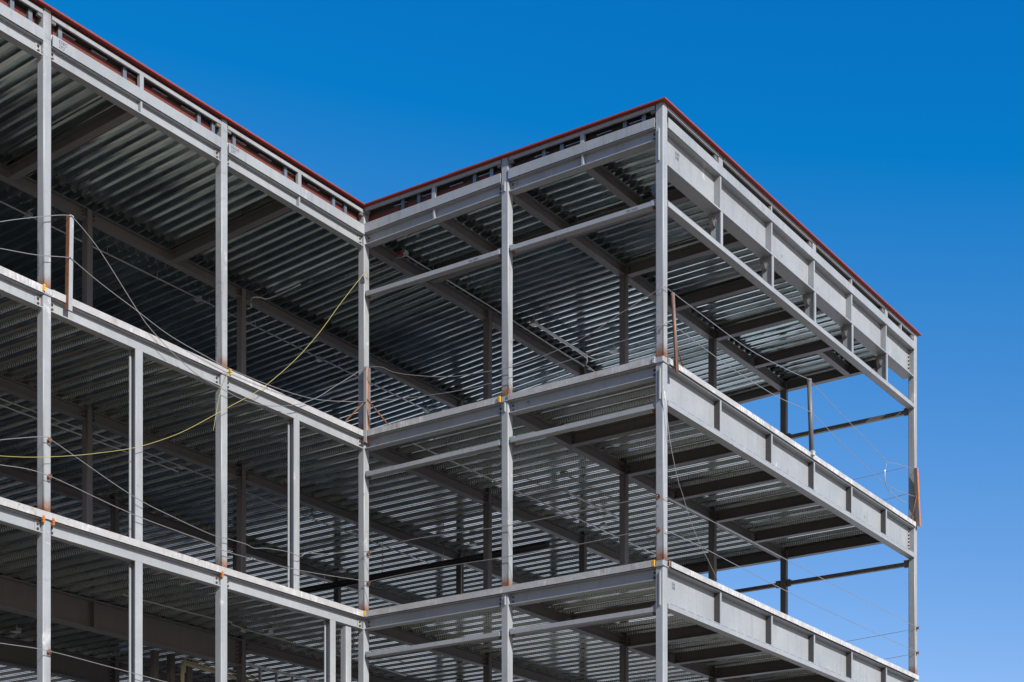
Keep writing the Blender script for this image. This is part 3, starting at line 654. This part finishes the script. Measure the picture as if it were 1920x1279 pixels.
# cable eye bolts on the columns
def eye(p, axis, label):
    b = MB(); x, y, z = p
    if axis == 'y':
        b.tube([(x, y + 0.06, z), (x, y - 0.05, z)], 0.03, 8); c = (x, y - 0.06, z)
        b.tube([(x + 0.045 * math.cos(a), y - 0.06, z + 0.045 * math.sin(a)) for a in [k * math.pi / 5 for k in range(11)]], 0.013, 5)
    else:
        b.tube([(x + 0.06, y, z), (x - 0.05, y, z)], 0.03, 8)
        b.tube([(x - 0.06, y + 0.045 * math.cos(a), z + 0.045 * math.sin(a)) for a in [k * math.pi / 5 for k in range(11)]], 0.013, 5)
    o = link('cable_eye', b.mesh('cable_eye', [M['rust']])); thing(o, label, 'eye bolt', 'rusty cable eyes on the columns')
eye((-10.02, Yl, 13.29), 'y', 'upper rusty cable eye on the leftmost facade column, middle storey')
eye((-10.02, Yl, 12.55), 'y', 'lower rusty cable eye on the leftmost facade column, middle storey')
eye((-10.02, Yl, 9.0), 'y', 'rusty cable eye on the leftmost facade column near the picture bottom')
eye((0.12, Yl, 13.31), 'y', 'upper rusty cable eye on the inner corner column')
eye((0.12, Yl, 12.57), 'y', 'lower rusty cable eye on the inner corner column')
eye((0.0, 0.10, 13.23), 'x', 'upper rusty cable eye on the outer corner column')
eye((0.0, 0.10, 12.48), 'x', 'lower rusty cable eye on the outer corner column')
eye((R + 0.12, 0.0, 13.24), 'y', 'upper small cable eye on the far right column')
eye((R + 0.12, 0.0, 12.5), 'y', 'lower small cable eye on the far right column')

# ------------------------------------------------------------------ guard posts clamped to the slab edge
def angle_post(name, a, b, s, label, mats, rods=()):
    A, B = Vector(a), Vector(b); t = (B - A).normalized()
    root = link(name, None); thing(root, label, 'guard post', 'guard posts on the upper floor edge')
    m = MB().beam(a, b, s, 0.014, (1, 0, 0)); part('front_leg', m, M[mats[0]], root)
    off = Vector((-s / 2, s / 2, 0)); m = MB().beam(tuple(A + off), tuple(B + off), 0.014, s, (1, 0, 0)); part('side_leg', m, M[mats[1]], root)
    for p, q in rods: part('brace_rod', MB().tube([p, q], 0.016, 6), M['rust'], root)
    return root
angle_post('guard_post', (-9.50, Yl - 0.10, 18.04), (-9.535, Yl - 0.10, 16.07), 0.10, 'rust streaked angle post standing beside the leftmost facade column', ('paint', 'rust'))
pr = link('guard_post', None); thing(pr, 'bright orange rusted channel post at the inner corner column with two brace rods', 'guard post', 'guard posts on the upper floor edge')
part('channel_web', MB().box(-0.055, 0.065, Yl - 0.075, Yl - 0.06, 16.08, 17.97), M['orange'], pr)
part('channel_flange', MB().box(-0.072, -0.056, Yl - 0.13, Yl - 0.04, 16.08, 17.97), M['paint'], pr)
part('channel_flange', MB().box(0.066, 0.082, Yl - 0.13, Yl - 0.04, 16.08, 17.97), M['paint'], pr)
part('brace_rod', MB().tube([(0.0, Yl - 0.10, 17.17), (-0.78, Yl - 0.04, 16.40)], 0.017), M['rust'], pr)
part('brace_rod', MB().tube([(-0.02, Yl - 0.10, 17.17), (-0.04, 7.83, 16.40)], 0.017), M['rust'], pr)
pr = link('guard_post', None); thing(pr, 'dark leaning pipe post with rusty foot beside the outer corner column', 'guard post', 'guard posts on the upper floor edge')
part('pipe', MB().tube([(0.30, -0.07, 17.85), (0.50, -0.07, 16.14)], 0.045, 10), M['pipe'], pr)
part('rusty_strap', MB().beam((0.235, -0.10, 17.80), (0.435, -0.10, 16.12), 0.05, 0.02, (1, 0, 0)), M['rust'], pr)
part('brace_rod', MB().tube([(0.44, -0.02, 17.0), (0.84, -0.04, 16.37)], 0.016), M['rust'], pr)
pr = link('guard_post', None); thing(pr, 'upright grey pipe post standing alone on the floor edge against the sky', 'guard post', 'guard posts on the upper floor edge')
part('pipe', MB().tube([(7.72, -0.02, 18.27), (7.86, -0.02, 16.36)], 0.062, 12), M['pipe'], pr)
part('foot_clamp', MB().box(7.77, 7.92, -0.10, -0.031, 16.30, 16.42), M['edge'], pr)
angle_post('guard_post', (15.12, -0.14, 17.93), (15.34, -0.14, 16.25), 0.10, 'orange rusted angle post leaning on the far right column', ('orange', 'inner'),
           rods=(((14.95, -0.02, 16.42), (15.2, -0.10, 17.2)),))

# ------------------------------------------------------------------ conduits, boxes, duct under the decks
def conduit(pts, label, r=0.022, rods=(), ztop=None, mat='galv'):
    root = link('conduit', None); thing(root, label, 'conduit', 'metal conduits under the decks')
    part('pipe_run', MB().tube(smooth(pts, 3), r), M[mat], root)
    for x, y, z, zt in rods: part('drop_rod', MB().tube([(x, y, z), (x, y, zt)], 0.008, 4), M['galv'], root)
    return root
conduit([(1.15, 8.25, 21.2), (2.297, 8.25, 21.2), (3.99, 8.24, 21.2), (6.067, 8.26, 21.2), (8.375, 8.32, 21.2), (9.873, 8.326, 21.2), (10.0, 8.26, 21.2), (10.6, 8.31, 21.2)],
        'long straight conduit under the roof deck starting at the red box', 0.018, rods=[(x, 8.25, 21.2, 21.36) for x in (1.1, 2.4)])
conduit([(1.15, 8.2, 21.15), (1.16, 8.94, 21.15), (1.156, 9.328, 21.15), (1.15, 10.2, 21.13)], 'short conduit stub crossing the beam by the red box', 0.016)
conduit([(6.486, 7.814, 21.15), (7.907, 7.838, 21.15), (9.254, 7.864, 21.15), (9.58, 7.955, 21.15), (9.803, 8.132, 21.15)], 'hooked conduit under the roof deck behind the outer corner column, nearer of a pair', 0.02)
conduit([(6.486, 7.74, 21.15), (7.907, 7.76, 21.15), (9.354, 7.78, 21.15), (9.7, 7.7, 21.15)], 'hooked conduit under the roof deck behind the outer corner column, farther of a pair', 0.02)
conduit([(-12.0, 14.05, 20.9), (-6.898, 14.03, 20.9), (-0.609, 14.0, 20.9), (4.396, 14.0, 20.9), (9.6, 13.96, 20.9)], 'long conduit hung under the roof deck of the dark left wing', 0.018,
        rods=[(x, 14.02, 20.9, 21.08) for x in (-9.0, -7.2, -5.4, -3.6, -1.9, 0.0, 1.8, 3.6, 5.4, 7.2)])
conduit([(0.45, 12.9, 20.7), (0.40, 12.85, 20.92), (0.60, 12.7, 20.97), (0.774, 12.546, 20.97), (0.85, 11.5, 21.12)], 'bent conduit hook beside the interior column under the roof', 0.02)
conduit([(0.5, 7.45, 16.0), (2.005, 7.45, 16.0), (5.012, 7.45, 16.0), (8.072, 7.42, 16.0), (10.637, 7.42, 16.0), (13.2, 7.40, 16.0)], 'long straight conduit under the upper floor deck behind the two corner columns', 0.018)
conduit([(5.816, 6.37, 16.0), (7.303, 6.38, 16.0), (8.881, 6.38, 16.0)], 'short thick conduit under the upper floor deck ending in a box', 0.028, rods=[(7.3, 6.38, 16.0, 16.2)])
conduit([(-12.0, 13.4, 15.95), (-7.429, 13.4, 15.95), (-4.91, 13.4, 15.95), (-1.764, 13.4, 15.95), (3.9, 13.65, 15.95), (9.5, 13.7, 15.95)], 'upper of two parallel conduits under the upper floor deck of the left wing', 0.018)
conduit([(-12.0, 13.6, 15.9), (-7.233, 13.61, 15.9), (-4.728, 13.62, 15.9), (-1.5, 13.66, 15.9)], 'lower of two parallel conduits under the upper floor deck of the left wing', 0.018)
conduit([(-5.56, 11.33, 11.5), (-4.923, 11.34, 11.5), (-2.688, 11.27, 11.5), (-2.037, 11.25, 11.53), (-1.489, 11.42, 11.5), (2.028, 11.45, 11.5), (3.823, 11.5, 11.5), (5.518, 11.6, 11.5)], 'conduit under the lowest visible deck, lower left', 0.018)
conduit([(9.72, 12.72, 16.1), (9.72, 12.7, 15.7), (9.72, 12.7, 14.4)], 'thin conduit dropping down the front of a dark interior column', 0.016)
def jbox(x, y, z, zt, label, s=0.13, lamp=False, mat='galv'):
    root = link('junction_box', None); thing(root, label, 'junction box', 'electrical boxes hung under the decks')
    part('box', MB().box(x - s / 2, x + s / 2, y - s / 2, y + s / 2, z - 0.05, z + 0.05), M[mat], root)
    part('cover', MB().box(x - s * 0.85, x + s * 0.45, y - s * 0.55, y + s * 0.55, z - 0.062, z - 0.051), M['lamp'] if lamp else M['galv'], root)
    part('drop_rod', MB().tube([(x, y, z + 0.05), (x, y, zt)], 0.008, 4), M['galv'], root)
jbox(1.10, 8.20, 21.19, 21.36, 'grey box with cover under the roof next to the inner corner', 0.16)
rb = link('alarm_box', MB().box(0.90, 1.02, 8.16, 8.28, 21.07, 21.17).mesh('alarm_box', [M['red']])); thing(rb, 'small dark red box on the conduit near the inner corner', 'box')
jbox(6.5, 7.80, 21.15, 21.40, 'box at the near end of the paired conduits under the roof', 0.15, True)
jbox(9.30, 6.88, 21.10, 21.42, 'pale lit box hanging under the roof near the outer corner column', 0.17, True)
jbox(-0.33, 14.1, 20.95, 21.08, 'box on the roof conduit behind the first left facade bay', 0.14)
jbox(4.6, 14.1, 20.93, 21.08, 'box on the roof conduit right of the yellow rope', 0.14)
jbox(9.7, 14.05, 20.95, 21.08, 'box at the far end of the roof conduit above the return face floor edge', 0.15, True)
jbox(-6.0, 14.1, 20.95, 21.08, 'box on the roof conduit at the left picture edge', 0.14)
jbox(5.8, 6.35, 16.0, 16.2, 'box at the end of the short thick conduit', 0.16)
jbox(8.87, 6.95, 15.9, 16.2, 'box hanging on a rod left of the outer corner column, middle storey', 0.15)
jbox(-1.53, 13.49, 16.0, 16.2, 'box on the paired conduits of the middle storey', 0.15)
jbox(3.8, 13.7, 16.05, 16.2, 'pale box under the deck right of the second mullion', 0.12, True)
jbox(5.75, 13.7, 16.05, 16.2, 'pale box under the deck just left of the inner corner column', 0.12, True)
jbox(8.6, 16.6, 16.0, 16.2, 'box above the black duct left of the inner corner column', 0.16, True)
jbox(8.7, 11.5, 16.05, 16.2, 'box above the black duct in the return bay', 0.16, True)
jbox(-1.15, 11.75, 11.55, 11.7, 'first grey box under the lowest deck right of the second facade column', 0.17)
jbox(-0.6, 11.3, 11.55, 11.7, 'second grey box under the lowest deck right of the second facade column', 0.16)
jbox(-4.57, 16.3, 11.5, 11.7, 'pale box under the lowest deck at the lower left picture corner', 0.16, True)
du = link('black_duct', None); thing(du, 'long black wrapped duct hung across the middle storey behind the return face', 'duct')
part('duct_run', MB().tube([(8.4, 8.57, 15.49), (8.4, 12.0, 15.49), (8.4, 17.4, 15.49), (8.4, 20.0, 15.49)], 0.10, 14), M['black'], du)
for y in (10.0, 12.4, 14.8, 17.2): part('hanger_strap', MB().tube([(8.4, y, 15.56), (8.4, y, 16.22)], 0.012, 4), M['galv'], du)

# ------------------------------------------------------------------ stud wall and pipes deep in the lowest visible storey
sw = link('stud_wall', None); thing(sw, 'galvanised metal stud wall frame in the dark lowest storey', 'stud wall')
part('top_track', MB().box(0.25, 6.2, 13.0, 13.09, 11.08, 11.15), M['galv'], sw)
for k in range(9): part('stud', MB().box(0.27 + k * 0.655, 0.31 + k * 0.655, 13.005, 13.085, ZS[1], 11.079), M['galv'], sw)
for i, (x, lab) in enumerate(((-1.45, 'wide'), (-0.86, 'narrow'), (-0.22, 'slim'))):
    ps = link('steel_post', MB().box(x, x + 0.17, 14.6, 14.75, ZS[1], 11.35).mesh('steel_post', [M['inner']]))
    thing(ps, ('leftmost', 'middle', 'rightmost')[i] + ' of three short posts behind the deep beam, lower left', 'post', 'posts behind the deep beam')
pp = link('plastic_pipe', MB().tube(smooth([(-0.52, 14.5, 9.0), (-0.52, 14.5, 10.9), (-0.50, 14.5, 11.1), (-0.38, 14.5, 11.16), (0.9, 14.5, 11.12), (2.4, 14.5, 11.06)], 4), 0.055, 10).mesh('plastic_pipe', [M['pvc']])); thing(pp, 'thick cream elbow pipe behind the deep beam, lower left', 'pipe', 'cream pipes in the lowest storey')
for i, z in enumerate((11.30, 11.22)):
    pp = link('plastic_pipe', MB().tube(smooth([(-0.46 - 0.04 * i, 14.45, 10.9), (-0.46 - 0.04 * i, 14.45, z - 0.04), (-0.40, 14.45, z), (0.9, 14.45, z - 0.02), (2.4, 14.45, z - 0.05)], 4), 0.02, 8).mesh('plastic_pipe', [M['pvc']]))
    thing(pp, ('upper', 'lower')[i] + ' thin cream pipe running above the thick elbow pipe', 'pipe', 'cream pipes in the lowest storey')
